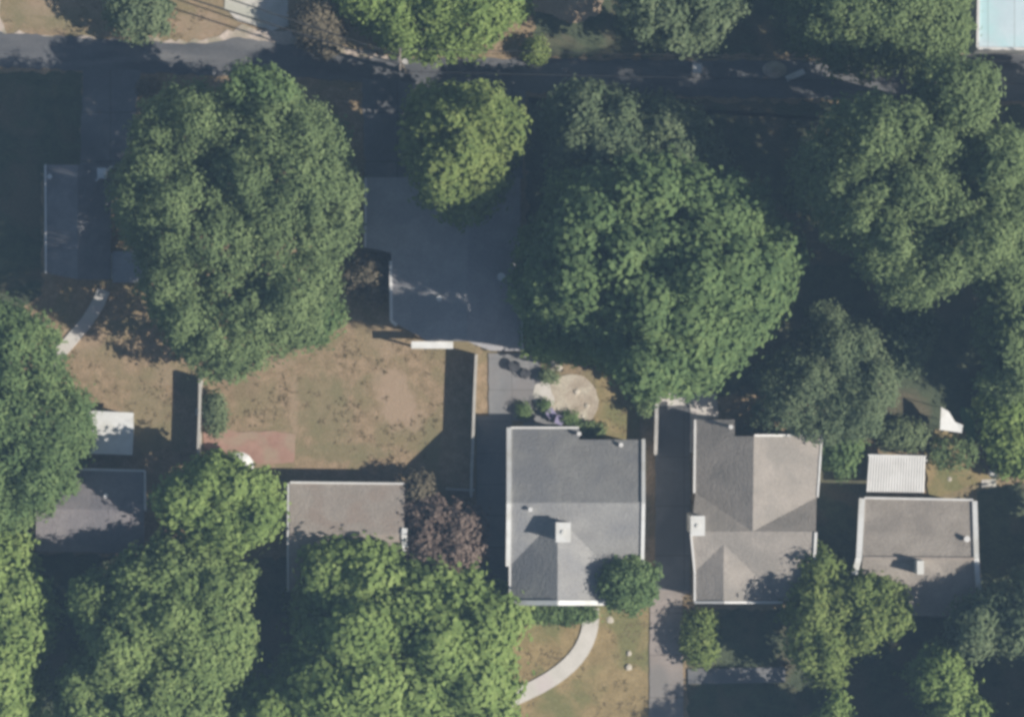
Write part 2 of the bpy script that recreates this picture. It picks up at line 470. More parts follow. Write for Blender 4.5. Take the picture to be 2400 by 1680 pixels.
def bez(p0, p1, p2, p3, n=14):
    return [((1-t)**3)*Vector(p0)+3*t*(1-t)**2*Vector(p1)+3*t*t*(1-t)*Vector(p2)+t**3*Vector(p3) for t in [i/(n-1) for i in range(n)]]
sheet('garden_walk', ribbon(bez(P(1385,1424),P(1392,1520),P(1335,1590),P(1160,1650)), 1.18), M['walk'],
      'curved pale concrete walk leading to the grey house', 'walkway', thick=0.03)
sheet('garden_walk', ribbon([P(116,856),P(165,800),P(205,752),P(228,716),P(244,680)], 0.92), M['walk'],
      'straight pale concrete walk left of the biggest tree', 'walkway', thick=0.03)
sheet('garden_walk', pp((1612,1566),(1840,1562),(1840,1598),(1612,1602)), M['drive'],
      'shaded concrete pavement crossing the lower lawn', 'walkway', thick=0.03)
sheet('paving_slab', pp((2300,1124),(2334,1122),(2334,1140),(2300,1142)), M['pale_concrete'],
      'small pale paving slab beside the taupe house', 'paving', thick=0.03)
sheet('bare_soil', pp((2190,1010),(2262,1010),(2270,1040),(2300,1090),(2325,1125),(2230,1150),(2175,1165),(2168,1060)), M['lawn2'],
      'dry golden soil around the round dark bush', 'soil', 0.15, 27)

# ---------------------------------------------------------------- buildings
def rake(par, pts, w, mat, name='rake_board', dx=0, dy=0):
    """one trim board per roof edge; pts are (px, py, z) along the edge"""
    for a, b in zip(pts[:-1], pts[1:]):
        A, B = P(*a), P(*b)
        A.z += 0.06; B.z += 0.06
        o = Vector((dx, dy, 0))
        Geo().bar(A+o, B+o, w, 0.16).build(name, mat, par)

def walls(par, foot, mat):
    """walls from a footprint whose corners carry their own top height"""
    g = Geo()
    n = len(foot)
    v = [P(x, y, 0) for x, y, z in foot] + [Vector((P(x, y, 0).x, P(x, y, 0).y, z)) for x, y, z in foot]
    g.add(v, [(i, (i+1) % n, n+(i+1) % n, n+i) for i in range(n)])
    return g.build('wall', mat, par)

def plane(*pts): return [P(*p) for p in pts]

def pipe(par, px, py, z, h=0.45, r=0.11):
    p = P(px, py, z)
    Geo().tube([p - Vector((0,0,0.2)), p + Vector((0,0,h)), p + Vector((0,0,h+0.01)), p + Vector((0,0,h+0.08))], [r, r, r*1.5, r*1.5], 10).build('vent_pipe', M['offwhite'], par)

def chimney(par, x0, y0, x1, y1, zb, zt, mat, cap=True):
    a, b = P(x0, y1, zt), P(x1, y0, zt)
    c = Geo().box(a.x, a.y, zb, b.x, b.y, zt-0.12).build('chimney', mat, par)
    if cap:
        Geo().box(a.x-0.07, a.y-0.07, zt-0.12, b.x+0.07, b.y+0.07, zt).build('chimney_cap', M['white'], c)
        m = (a+b)/2
        Geo().tube([(m.x, m.y, zt), (m.x, m.y, zt+0.1)], [0.16, 0.15], 10).build('flue', M['white'], c)
    return c

# --- grey house with the cross gable (centre right)
h = thing('house', 'grey shingled house with white edge boards, a white chimney and a front cross gable', 'house', P(1350,1210))
zr, ze = 6.6, 2.9
K = zr-ze
rg = zr - K*(32/230)
zv = zr - K*(147/230)
roof = Geo().slab([
    plane((1197,1003,ze),(1197,1178,zr),(1508,1178,zr),(1510,1030,ze+K*27/175),(1357,1030,ze+K*27/175),(1357,1003,ze)),
    plane((1197,1178,zr),(1195,1325,zv),(1307,1210,rg),(1420,1325,zv),(1420,1408,ze),(1504,1408,ze),(1508,1178,zr)),
    plane((1307,1210,rg),(1195,1325,zv),(1195,1408,zv),(1307,1408,rg)),
    plane((1307,1210,rg),(1307,1408,rg),(1420,1408,zv),(1420,1325,zv)),
], 0.18).build('roof', M['roof_grey'], h)
walls(h, [(1206,1012,2.7),(1348,1012,2.7),(1348,1040,3.0),(1500,1040,3.0),(1500,1178,zr-0.3),(1496,1398,2.75),(1412,1398,2.75),(1412,1400,zv-0.3),(1307,1400,rg-0.35),(1204,1400,zv-0.3),(1204,1325,zv-0.3),(1206,1178,zr-0.3)], M['wall'])
rake(h, [(1193,1003,ze),(1193,1178,zr),(1191,1325,zv)], 0.34, M['white'])
rake(h, [(1508,1030,ze+K*27/175),(1508,1178,zr),(1504,1408,ze)], 0.26, M['white'])
rake(h, [(1195,1412,zv),(1307,1412,rg)], 0.36, M['white'])
rake(h, [(1307,1412,rg),(1420,1412,zv)], 0.36, M['white'])
rake(h, [(1197,1002,ze-0.05),(1357,1002,ze-0.05)], 0.14, M['offwhite'], 'gutter')
rake(h, [(1195,1325,zv-0.04),(1195,1408,zv-0.04)], 0.14, M['offwhite'], 'gutter')
chimney(roof, 1305, 1226, 1335, 1268, 4.6, 7.5, M['white'])
pipe(roof, 1243, 1193, zr-0.28); pipe(roof, 1357, 1016, ze+0.2); pipe(roof, 1455, 1042, ze+0.6)

# --- tan hip and valley house
h = thing('house', 'tan shingled house with crossing roof valleys and a small pale chimney on its left eave', 'house', P(1770,1200))
e, r = 3.0, 4.9
z17 = e + (r-e)*(1722-1631)/(1767-1631)
roof = Geo().slab([
    plane((1632,983,e),(1630,1155,e),(1764,1245,r),(1767,1022,r),(1722,1022,z17),(1722,983,z17)),
    plane((1767,1022,r),(1764,1245,r),(1914,1165,e),(1924,1022,e)),
    plane((1630,1155,e),(1619,1246,r),(1764,1245,r)),
    plane((1764,1245,r),(1912,1246,r),(1914,1165,e)),
    plane((1619,1246,r),(1628,1340,3.82),(1696,1275,4.57),(1834,1408,e),(1903,1410,e),(1912,1246,r),(1764,1245,r)),
    plane((1696,1275,4.57),(1628,1340,3.82),(1628,1408,3.82),(1696,1408,4.57)),
    plane((1696,1275,4.57),(1696,1408,4.57),(1834,1408,e)),
], 0.18).build('roof', M['roof_tan'], h)
walls(h, [(1641,992,2.85),(1714,992,3.8),(1714,1031,3.8),(1767,1031,4.6),(1914,1031,2.8),(1904,1165,2.8),(1902,1246,4.5),(1894,1400,2.8),(1820,1400,2.8),(1696,1400,4.2),(1637,1400,3.6),(1637,1340,3.6),(1630,1246,4.5),(1640,1155,2.85)], M['wall'])
rake(h, [(1619,1246,r),(1628,1340,3.82),(1628,1408,3.82)], 0.14, M['offwhite'])
rake(h, [(1912,1246,r),(1903,1410,e)], 0.2, M['offwhite'])
rake(h, [(1628,1411,3.82),(1696,1411,4.57),(1834,1411,e)], 0.16, M['offwhite'])
rake(h, [(1926,1022,e-0.05),(1916,1165,e-0.05)], 0.14, M['white'], 'gutter')
rake(h, [(1629,983,e-0.05),(1627,1155,e-0.05)], 0.15, M['offwhite'], 'gutter')
rake(h, [(1767,1020,r),(1924,1020,e)], 0.14, M['offwhite'])
chimney(roof, 1621, 1211, 1650, 1253, 0.0, 6.1, M['white'])
pipe(roof, 1712, 1000, z17-0.1)

# --- taupe house at the right
h = thing('house', 'taupe gabled house with broad white edge boards beside the ribbed white patio roof', 'house', P(2150,1290))
e, r = 2.9, 4.6
roof = Geo().slab([
    plane((2026,1168,e),(2022,1305,r),(2283,1307,r),(2280,1174,e)),
    plane((2022,1305,r),(2014,1440,e),(2290,1446,e),(2283,1307,r)),
], 0.18).build('roof', M['roof_taupe'], h)
walls(h, [(2036,1178,2.8),(2272,1183,2.8),(2275,1307,4.2),(2280,1436,2.8),(2024,1430,2.8),(2032,1305,4.2)], M['wall'])
rake(h, [(2020,1168,e),(2013,1305,r),(2003,1345,r-0.5)], 0.42, M['white'])
rake(h, [(2284,1174,e),(2288,1307,r),(2298,1446,e)], 0.36, M['white'])
rake(h, [(2022,1307,r+0.01),(2283,1309,r+0.01)], 0.2, M['roof_rose'], 'ridge_cap')
rake(h, [(2026,1166,e-0.05),(2280,1171,e-0.05)], 0.14, M['offwhite'], 'gutter')
chimney(roof, 2150, 1314, 2166, 1346, 4.0, 6.0, M['white'], cap=False)
pipe(roof, 2265, 1262, 4.1, 0.3, 0.15)

# --- rose tan house left of the purple tree
h = thing('house', 'low house with rose tan shingle roof left of the purple leaved tree', 'house', P(815,1260))
e, r = 2.8, 4.2
roof = Geo().slab([
    plane((680,1132,e),(679,1252,r),(946,1252,r),(950,1136,e)),
    plane((679,1252,r),(678,1385,e),(944,1385,e),(946,1252,r)),
], 0.18).build('roof', M['roof_rose'], h)
walls(h, [(690,1142,2.7),(938,1144,2.7),(936,1252,3.9),(934,1375,2.7),(688,1375,2.7),(689,1252,3.9)], M['wall_brick'])
rake(h, [(949,1238,r-0.15),(947,1252,r),(953,1312,r-0.6)], 0.4, M['white'])
rake(h, [(676,1133,e-0.03),(675,1252,r-0.03),(675,1384,e-0.03)], 0.14, M['offwhite'])
rake(h, [(680,1130,e-0.05),(950,1133,e-0.05)], 0.14, M['offwhite'], 'gutter')
pipe(roof, 760, 1290, 3.8)

# --- slate house at the far left
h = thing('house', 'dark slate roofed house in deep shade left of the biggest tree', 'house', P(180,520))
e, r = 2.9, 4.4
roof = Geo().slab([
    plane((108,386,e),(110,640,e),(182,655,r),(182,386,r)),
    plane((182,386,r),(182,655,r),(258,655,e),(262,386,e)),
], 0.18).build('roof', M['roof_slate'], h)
walls(h, [(117,395,2.8),(182,395,4.0),(252,395,2.8),(250,646,2.8),(182,646,4.0),(119,631,2.8)], M['wall'])
wg = Geo().slab([
    plane((264,590,2.7),(264,662,2.7),(345,662,3.2),(345,585,3.2)),
], 0.15).build('porch_roof', M['roof_lead'], h)
Geo().box(*(P(271,655)[:2]), 0, *(P(340,597)[:2]), 2.45).build('porch_wall', M['wall'], h)
chimney(roof, 230, 396, 246, 416, 3.0, 4.2, M['white'])
pipe(roof, 119, 415, 3.1, 0.5, 0.12)
rake(h, [(107,386,e-0.04),(108,640,e-0.04)], 0.14, M['offwhite'], 'gutter')
rake(h, [(224,425,3.55),(262,390,3.0)], 0.14, M['offwhite'], 'flashing')

# --- wide central house
h = thing('house', 'wide lead grey roofed house mostly in tree shade above the big lawn', 'house', P(1050,610))
e, r = 2.9, 4.5
roof = Geo().slab([
    plane((858,416,e),(857,580,e),(917,592,e+1.6*60/238),(917,752,e+1.6*60/238),(1000,798,e+1.6*143/238),(1095,800,r),(1095,416,r)),
    plane((1095,416,r),(1095,800,r),(1150,822,r-1.6*55/126),(1221,822,e),(1219,416,e)),
], 0.18).build('roof', M['roof_lead'], h)
walls(h, [(867,425,2.8),(1095,425,4.1),(1210,425,2.7),(1212,812,2.7),(1150,812,3.3),(1095,792,4.1),(1000,790,3.4),(926,744,2.9),(926,600,2.9),(866,574,2.8)], M['wall'])
p = Geo().slab([plane((964,800,2.6),(1062,800,2.6),(1062,817,2.55),(964,817,2.55))], 0.12).build('porch_roof', M['white'], h)
for x in (970, 1056):
    a = P(x, 812)
    Geo().box(a.x-0.07, a.y-0.07, 0, a.x+0.07, a.y+0.07, 2.45).build('porch_post', M['white'], h)
rake(h, [(916,612,e+0.38),(917,752,e+0.38),(930,762,e+0.45)], 0.22, M['offwhite'], 'rake_board')
rake(h, [(857,416,e-0.04),(856,580,e-0.04)], 0.14, M['offwhite'], 'gutter')
rake(h, [(1223,690,e-0.04),(1224,822,e-0.04)], 0.14, M['offwhite'], 'gutter')
pipe(roof, 1175, 649, e+0.6, 0.4, 0.2)
pipe(roof, 1030, 700, 4.0, 0.4, 0.14)

# --- house at the lower left, half under tree shade
h = thing('house', 'grey roofed house below the white shed, only its left corner in sun', 'house', P(210,1190))
e, r = 2.8, 4.2
roof = Geo().slab([
    plane((86,1096,e),(84,1192,r),(338,1196,r),(336,1104,e)),
    plane((84,1192,r),(84,1292,e),(338,1296,e),(338,1196,r)),
], 0.18).build('roof', M['roof_mauve'], h)
walls(h, [(95,1106,2.7),(328,1112,2.7),(328,1196,3.9),(328,1286,2.7),(94,1282,2.7),(94,1192,3.9)], M['wall'])
rake(h, [(186,1099,e-0.04),(340,1103,e-0.04)], 0.16, M['offwhite'], 'gutter')
rake(h, [(340,1104,e-0.02),(341,1196,r-0.02)], 0.14, M['offwhite'])
pipe(roof, 250, 1160, 3.7)

# --- commercial building, top right
h = thing('commercial_building', 'flat roofed building with pale blue roof at the top right corner', 'building', P(2460,40))
a, b = P(2292,116,4.2), P(2800,-420,4.2)
Geo().box(a.x+0.05, a.y+0.05, 0, b.x, b.y, 4.0).build('wall', M['wall'], h)
f = Geo().slab([plane((2299,-420,4.2),(2291,112,4.2),(2800,118,4.2),(2800,-420,4.2))], 0.2).build('roof', M['blue_membrane'], h)
rake(h, [(2298,-300,4.2),(2291,113,4.2)], 0.2, M['offwhite'], 'parapet')
rake(h, [(2291,114,4.2),(2700,119,4.2)], 0.2, M['offwhite'], 'parapet')

# --- white shed
s = thing('shed', 'small white metal roofed shed, lower half in shade', 'shed', P(260,1010))
Geo().slab([plane((205,962,2.2),(207,1012,2.45),(313,1014,2.45),(313,967,2.2)), plane((207,1012,2.45),(180,1062,2.2),(310,1066,2.2),(313,1014,2.45))], 0.08).build('roof', M['white'], s)
walls(s, [(212,968,2.1),(307,972,2.1),(307,1013,2.3),(304,1060,2.1),(192,1057,2.1),(212,1012,2.3)], M['offwhite'])
# --- ribbed patio roof
s = thing('patio_roof', 'white ribbed metal patio roof standing behind the taupe house', 'patio roof', P(2100,1110))
def ribbed(par):
    # trapezoid ribs running down the slope
    n = 21
    gg = Geo()
    top, bot = [], []
    for i in range(n*4+1):
        t = i/(n*4)
        zz = 0.05 if i % 4 in (1, 2) else 0.0
        top.append(P(2036+133*t, 1066+2*t, 2.75+zz)); bot.append(P(2030+136*t, 1152+2*t, 2.5+zz))
    v = top + bot
    k = len(top)
    f = [(i, i+1, k+i+1, k+i) for i in range(k-1)]
    gg.add(v, f)
    gg.add([p - Vector((0,0,0.03)) for p in v], [x[::-1] for x in f])
    return gg.build('ribbed_sheet', M['offwhite'], par)
ribbed(s)
for x, y in ((2042,1074),(2100,1075),(2160,1076)):
    a = P(x, y); Geo().box(a.x-0.06, a.y-0.06, 0, a.x+0.06, a.y+0.06, 2.66).build('post', M['white'], s)
rake(s, [(2034,1066,2.68),(2171,1069,2.68)], 0.1, M['white'], 'front_beam')
# --- white canvas canopy
s = thing('canvas_canopy', 'white canvas canopy on poles above the round dark bush', 'canopy', P(2228,990))
g = Geo(); c_ = [P(2206,954,2.2), P(2224,964,2.1), P(2238,988,2.0), P(2257,996,2.0), P(2254,1014,1.9), P(2203,1007,2.1)]
g.slab([c_], 0.03).build('canvas', M['white'], s)
for p in (c_[0], c_[3], c_[4], c_[5]):
    Geo().tube([(p.x*1.0, p.y, 0), (p.x, p.y, p.z-0.02)], [0.03, 0.03], 8).build('pole', M['offwhite'], s)
# --- white parasol
c = P(564, 1088)
s = thing('parasol', 'white garden parasol at the lower end of the red paving', 'parasol', c)
g = Geo(); n = 16
ring = [(c.x+1.15*math.cos(2*math.pi*i/n), c.y+1.0*math.sin(2*math.pi*i/n), 2.1) for i in range(n)]
ring2 = [(c.x+0.6*math.cos(2*math.pi*i/n), c.y+0.55*math.sin(2*math.pi*i/n), 2.42) for i in range(n)]
g.add(ring+ring2+[(c.x, c.y, 2.55)], [(i, (i+1) % n, n+(i+1) % n, n+i) for i in range(n)] + [(n+i, n+(i+1) % n, 2*n) for i in range(n)])
g.build('canopy', M['white'], s)
Geo().tube([(c.x, c.y, 0), (c.x, c.y, 2.52)], [0.03, 0.03], 8).build('pole', M['offwhite'], s)
Geo().tube([(c.x, c.y, 0), (c.x, c.y, 0.1)], [0.3, 0.26], 14).build('base', M['dark'], s)

# ---------------------------------------------------------------- fences
def fence(pts, label, hgt=1.8, mat=M['timber'], every=2.4, cap=0.24):
    W = [P(x, y) for x, y in pts]
    t = thing('fence', label, 'fence', W[0])
    for a, b in zip(W[:-1], W[1:]):
        d = b - a
        k = max(1, round(d.length/every))
        for i in range(k):
            p, q = a.lerp(b, i/k), a.lerp(b, (i+1)/k)
            Geo().bar((p.x, p.y, 0.05+(hgt-0.1)/2), (q.x, q.y, 0.05+(hgt-0.1)/2), 0.06, hgt-0.1).build('board_panel', mat, t)
            Geo().bar((p.x, p.y, hgt), (q.x, q.y, hgt), cap, 0.06).build('cap_rail', mat, t)
            Geo().box(p.x-0.07, p.y-0.07, 0, p.x+0.07, p.y+0.07, hgt-0.04).build('post', mat, t)
    q = W[-1]
    Geo().box(q.x-0.07, q.y-0.07, 0, q.x+0.07, q.y+0.07, hgt-0.04).build('post', mat, t)
    return t
M['fence_pale'] = surf('pale_fence', (0.40, 0.38, 0.345), (0.48, 0.46, 0.42), 1.5, grain=0.1)
fence([(1117,832),(1113,920),(1110,1010),(1106,1110),(1105,1160)], 'pale board fence between the big lawn and the grey house drive', 1.85, M['fence_pale'], cap=0.2)
fence([(475,886),(474,960),(471,1040),(471,1095)], 'pale board fence left of the red paving', 1.8, M['fence_pale'], cap=0.2)
fence([(1537,918),(1536,990),(1534,1062)], 'grey board fence between the grey house garden and the tan driveway', 1.7, M['timber'], cap=0.26)
fence([(1048,1144),(1110,1147)], 'short low fence above the purple leaved tree', 1.3, M['timber'], cap=0.14)

# ---------------------------------------------------------------- trees
def in_poly(x, y, poly):
    n = len(poly); inside = np.zeros(len(x), bool)
    j = n-1
    for i in range(n):
        xi, yi, xj, yj = poly[i][0], poly[i][1], poly[j][0], poly[j][1]
        c = ((yi > y) != (yj > y)) & (x < (xj-xi)*(y-yi)/(yj-yi+1e-12)+xi)
        inside ^= c
        j = i
    return inside

def edge_dist(x, y, poly):
    d = np.full(len(x), 1e9)
    n = len(poly)
    for i in range(n):
        ax, ay = poly[i][0], poly[i][1]; bx, by = poly[(i+1) % n][0], poly[(i+1) % n][1]
        vx, vy = bx-ax, by-ay
        t = np.clip(((x-ax)*vx+(y-ay)*vy)/(vx*vx+vy*vy+1e-12), 0, 1)
        d = np.minimum(d, np.hypot(x-(ax+t*vx), y-(ay+t*vy)))
    return d

def crown_mesh(name, poly, zb, zt, R, leaf, rng, dens=1.0, gaps=0.0, limb=0.0, box=0.6, wide=0.40, loose=1.0, trunked=True):
    """leaf sprays gathered in clumps over many overlapping lobes; returns mesh and lobe centres"""
    poly = np.array([(p.x, p.y) for p in poly])
    lo, hi = poly.min(0), poly.max(0)
    x = rng.uniform(lo[0], hi[0], 6000); y = rng.uniform(lo[1], hi[1], 6000)
    k = in_poly(x, y, poly); x, y = x[k], y[k]
    d = edge_dist(x, y, poly)
    Dm = max(d.max(), 0.3)
    big = []
    if limb:
        for xi, yi, di in zip(x, y, d):
            if di < 0.3*limb: continue
            if any((xi-b[0])**2+(yi-b[1])**2 < (limb*1.25)**2 for b in big): continue
            big.append((xi, yi, rng.uniform(0.72, 1.0)))
    lob = []
    for xi, yi, di in zip(x, y, d):
        drop, hf = 0.0, 1.0
        if big:
            db, hf = min((math.hypot(xi-b[0], yi-b[1]), b[2]) for b in big)
            if db > limb*rng.uniform(0.9, 1.25) and rng.random() < 0.75: continue
            drop = 1.15*limb*(db/limb)**2
        r = R*rng.uniform(0.65, 1.2)
        r = min(r, di+0.36*R)
        if di < 0.16*R: continue
        if any((xi-l[0])**2+(yi-l[1])**2 < (0.78*max(r, l[3]))**2 for l in lob): continue
        t = min(1.0, di/(box*Dm))
        dome = math.sqrt(max(0.0, 1-(1-t)**2))
        if rng.random() < gaps+0.05: continue
        zc = zb + (zt-zb)*dome*hf*(1-(0.16 if big else 0.42)*rng.random()**1.6) - r*0.7 - drop
        lob.append((xi, yi, max(zc, 0.35*r), r))
        if len(lob) > 260: break
    # stray twigs that break the outline
    per = poly - np.roll(poly, 1, 0)
    if trunked:
        for i in range(len(poly)):
            a, b = poly[i-1], poly[i]
            for k in range(max(1, int(np.hypot(*(b-a))/0.9))):
                if rng.random() < 0.45: continue
                t = rng.random(); q = a+(b-a)*t
                nrm = np.array([(b-a)[1], -(b-a)[0]]); nrm = nrm/(np.hypot(*nrm)+1e-9)
                if in_poly(np.array([q[0]+nrm[0]*0.1]), np.array([q[1]+nrm[1]*0.1]), poly)[0]: nrm = -nrm
                q = q+nrm*rng.uniform(-0.35, 0.38)
                near = min(lob, key=lambda l: (l[0]-q[0])**2+(l[1]-q[1])**2) if lob else None
                if near is None: continue
                lob.append((q[0], q[1], max(0.5, near[2]-rng.uniform(0.0, 0.9)), R*rng.uniform(0.22, 0.42)))
    lob = np.array(lob)
    cs, ns = [], []
    for l in lob:
        r = l[3]
        m = max(5, int(4*math.pi*r*r*0.75*2.2*dens))
        dv = rng.normal(size=(m, 3)); dv /= np.linalg.norm(dv, axis=1)[:, None]
        dv[:, 2] = np.where(dv[:, 2] < -0.35, -dv[:, 2], dv[:, 2])
        p = l[:3] + dv*np.array([r, r, r*0.85])*rng.uniform(0.8, 1.06, (m, 1))
        cs.append(p); ns.append(dv)
    cs, ns = np.concatenate(cs), np.concatenate(ns)
    keep = np.ones(len(cs), bool)
    for l in lob:
        q = ((cs - l[:3])/np.array([l[3], l[3], l[3]*0.85]))
        keep &= ~((q*q).sum(1) < 0.55)
    cs, ns = cs[keep], ns[keep]
    # inner sprays under the outer shell
    m = int(len(x)/6000*(hi-lo).prod()*1.6*dens*(1-gaps))
    q = rng.permutation(len(x))[:m]
    q = q[d[q] > 0.35*R]
    dm = np.sqrt(np.clip(1-(1-np.minimum(1.0, d[q]/(box*Dm)))**2, 0, 1))
    cs = np.concatenate([cs, np.stack([x[q], y[q], zb+(zt-zb)*dm*rng.uniform(0.15, 0.5, len(q))], 1)])
    up = np.zeros((len(q), 3)); up[:, 2] = 1.0
    ns = np.concatenate([ns, up])
    kk = 17
    off = rng.normal(size=(len(cs)*kk, 3))
    C = np.repeat(cs, kk, 0) + off*np.array([leaf*0.95, leaf*0.95, leaf*0.7])*loose
    off /= np.linalg.norm(off, axis=1)[:, None]
    Nn = np.repeat(ns, kk, 0)*0.8 + off*0.55 + np.array([0, 0, 0.4]) + rng.normal(size=(len(cs)*kk, 3))*0.2
    Nn /= np.linalg.norm(Nn, axis=1)[:, None]
    n = len(C)
    a = rng.normal(size=(n, 3))
    u = np.cross(Nn, a); u /= np.linalg.norm(u, axis=1)[:, None]+1e-9
    v = np.cross(Nn, u)
    s = leaf*rng.uniform(0.6, 1.25, (n, 1))
    C[:, 2] = np.maximum(C[:, 2], 0.1)
    V = np.stack([C+u*s*0.62, C+v*s*wide+Nn*s*0.06, C-u*s*0.62, C-v*s*wide+Nn*s*0.06], 1).reshape(-1, 3)
    return V, n, lob

def leaf_object(name, V, n, mat, parent, off):
    me = bpy.data.meshes.new(name)
    V = V - np.array(off)
    me.vertices.add(4*n); me.loops.add(4*n); me.polygons.add(n)
    me.vertices.foreach_set('co', V.astype(np.float32).ravel())
    me.loops.foreach_set('vertex_index', np.arange(4*n, dtype=np.int32))
    me.polygons.foreach_set('loop_start', np.arange(0, 4*n, 4, dtype=np.int32))
    me.update(calc_edges=True)
    me.materials.append(mat)
    o = bpy.data.objects.new(name, me)
    COL.objects.link(o)
    o.parent = parent
    return o

TREES = 0
def tree(poly, zb, zt, R, leaf, mat, label, cat='tree', name='tree', seed=1, dens=1.0, gaps=0.0, group=None, trunk=True, **kw):
    global TREES
    TREES += 1
    rng = np.random.default_rng(seed*977+13)
    pw = [P(x, y, zb+(zt-zb)*0.5) for x, y in poly]
    V, n, lob = crown_mesh(name, pw, zb, zt, R, leaf, rng, dens, gaps, trunked=trunk, **kw)
    cx = float(np.average(lob[:, 0], weights=lob[:, 3])); cy = float(np.average(lob[:, 1], weights=lob[:, 3]))
    t = thing(name, label, cat, (cx, cy, 0), group)
    leaf_object('crown', V, n, mat, t, (cx, cy, 0))
    g = Geo()
    H = zt-zb*0.0
    if trunk:
        r0 = 0.045*H**0.95+0.03
        zf = min(zb+0.25*(zt-zb), zt*0.45)
        g.tube([(cx, cy, 0), (cx+0.05, cy, zf*0.25), (cx, cy+0.05, zf), (cx, cy, zf+(zt-zf)*0.55)], [r0*1.35, r0, r0*0.8, r0*0.25], 10)
        idx = np.argsort(-lob[:, 2])
        order = idx[::max(1, len(idx)//12)][:14]
        for i in order:
            l = lob[i]
            a = Vector((cx, cy, zf*rng.uniform(0.75, 1.15)))
            b = Vector((l[0], l[1], l[2]))
            m = a.lerp(b, 0.5)+Vector((0, 0, 0.12*(b-a).length))
            g.tube([a, m, b], [r0*0.5, r0*0.32, r0*0.08], 7)
    else:
        for i in range(5):
            a = 2*math.pi*i/5
            g.tube([(cx, cy, 0), (cx+0.15*math.cos(a), cy+0.15*math.sin(a), zt*0.4), (cx+0.4*math.cos(a), cy+0.4*math.sin(a), zt*0.75)], [0.04, 0.03, 0.012], 6)
    g.build('trunk' if trunk else 'stems', M['bark'], t)
    return t

def blob(cx, cy, rx, ry=None, n=14, j=0.12, seed=0):
    rg = random.Random(seed); ry = ry or rx
    return [(cx+rx*(1+rg.uniform(-j, j))*math.cos(2*math.pi*i/n), cy+ry*(1+rg.uniform(-j, j))*math.sin(2*math.pi*i/n)) for i in range(n)]

def T9(pts, ox, oy): return [(ox+x/2.87, oy+y/2.87) for x, y in pts]

tree([(430,185),(380,200),(330,260),(300,330),(275,400),(262,470),(275,540),(310,600),(335,640),(330,690),(365,740),(380,800),(430,840),(460,880),(520,895),(580,860),(640,830),(700,800),(745,770),(770,700),(775,650),(795,600),(832,530),(832,450),(812,370),(800,295),(770,255),(725,235),(680,205),(600,200),(540,205),(480,210)],
     2.6, 16.5, 1.0, 0.29, L_['mid'], 'biggest broad tree with mid green crown between the slate house and the big lawn', limb=1.9, box=0.4, wide=0.34, seed=1)
tree([(550,182),(600,172),(655,174),(685,208),(685,250),(640,270),(570,262),(540,228)], 3.0, 13.0, 0.8, 0.3, L_['deep'],
     'dark tree at the alley edge above the top of the biggest tree', seed=2, dens=0.9, box=0.35)
tree([(690,690),(740,668),(785,690),(795,750),(770,790),(720,815),(685,790),(675,735)], 1.2, 4.5, 0.8, 0.28, L_['deep'],
     'small dark green tree at the lower right of the biggest tree', seed=3)
tree([(975,215),(1050,225),(1110,210),(1140,205),(1180,240),(1215,260),(1225,330),(1185,390),(1175,440),(1130,490),(1080,508),(1030,490),(990,440),(955,370),(948,330),(965,290)],
     0.9, 15.5, 0.85, 0.36, L_['yellow'], 'yellow green tree standing between the alley and the wide central house', limb=1.6, box=0.42, wide=0.45, seed=4, gaps=0.06)
tree([(1310,400),(1400,385),(1480,360),(1580,350),(1650,380),(1700,390),(1760,430),(1800,460),(1810,500),(1850,540),(1880,570),(1870,620),(1850,680),(1830,740),(1780,790),(1730,830),(1685,880),(1650,912),(1560,910),(1480,880),(1430,835),(1370,770),(1300,745),(1235,720),(1212,690),(1220,610),(1240,560),(1300,500)],
     3.2, 20.0, 1.05, 0.38, L_['deep'], 'large spreading tree with deep green lobes right of the wide central house', limb=2.3, box=0.66, wide=0.5, loose=1.1, seed=5, gaps=0.12)
tree([(1290,230),(1370,200),(1480,235),(1580,240),(1640,280),(1680,340),(1700,400),(1600,420),(1480,430),(1380,420),(1310,390),(1290,310)],
     2.5, 9.5, 1.0, 0.33, L_['grey'], 'loose crowned tree with gaps at the alley above the large spreading tree', seed=6, gaps=0.3)
tree([(1300,420),(1330,405),(1380,430),(1375,520),(1330,560),(1260,580),(1235,610),(1225,570),(1270,530),(1295,480)], 4.0, 10.0, 0.8, 0.32, L_['bright'],
     'bright green leafy tree at the upper left edge of the large spreading tree', seed=7)
tree([(1930,300),(1990,240),(2040,225),(2130,250),(2190,300),(2300,300),(2420,320),(2420,620),(2330,640),(2240,640),(2200,690),(2150,715),(2100,690),(2060,650),(2030,630),(2000,585),(1950,560),(1925,520),(1880,480),(1868,420),(1885,370)],
     3.0, 20.5, 0.85, 0.34, L_['mid'], 'large tree with curling clumps at the right below the alley', limb=1.8, box=0.3, wide=0.3, seed=8)
tree([(2165,165),(2200,145),(2270,150),(2315,180),(2320,250),(2290,310),(2220,320),(2170,290),(2155,240)], 5.0, 20.0, 0.8, 0.33, L_['mid'],
     'small round crowned tree standing over the alley below the pale blue roof', limb=1.5, wide=0.3, seed=9)
tree([(2310,640),(2420,620),(2440,900),(2400,930),(2340,915),(2310,880),(2325,840),(2300,750)],
     2.8, 13.5, 0.85, 0.32, L_['mid'], 'tall leafy tree at the right edge above the round dark bush', limb=1.5, seed=10)
tree([(2300,900),(2340,880),(2440,900),(2440,1120),(2380,1115),(2335,1085),(2310,1010)],
     0.8, 2.8, 0.8, 0.33, L_['bright'], 'low bright tree at the right edge beside the round dark bush', seed=47)
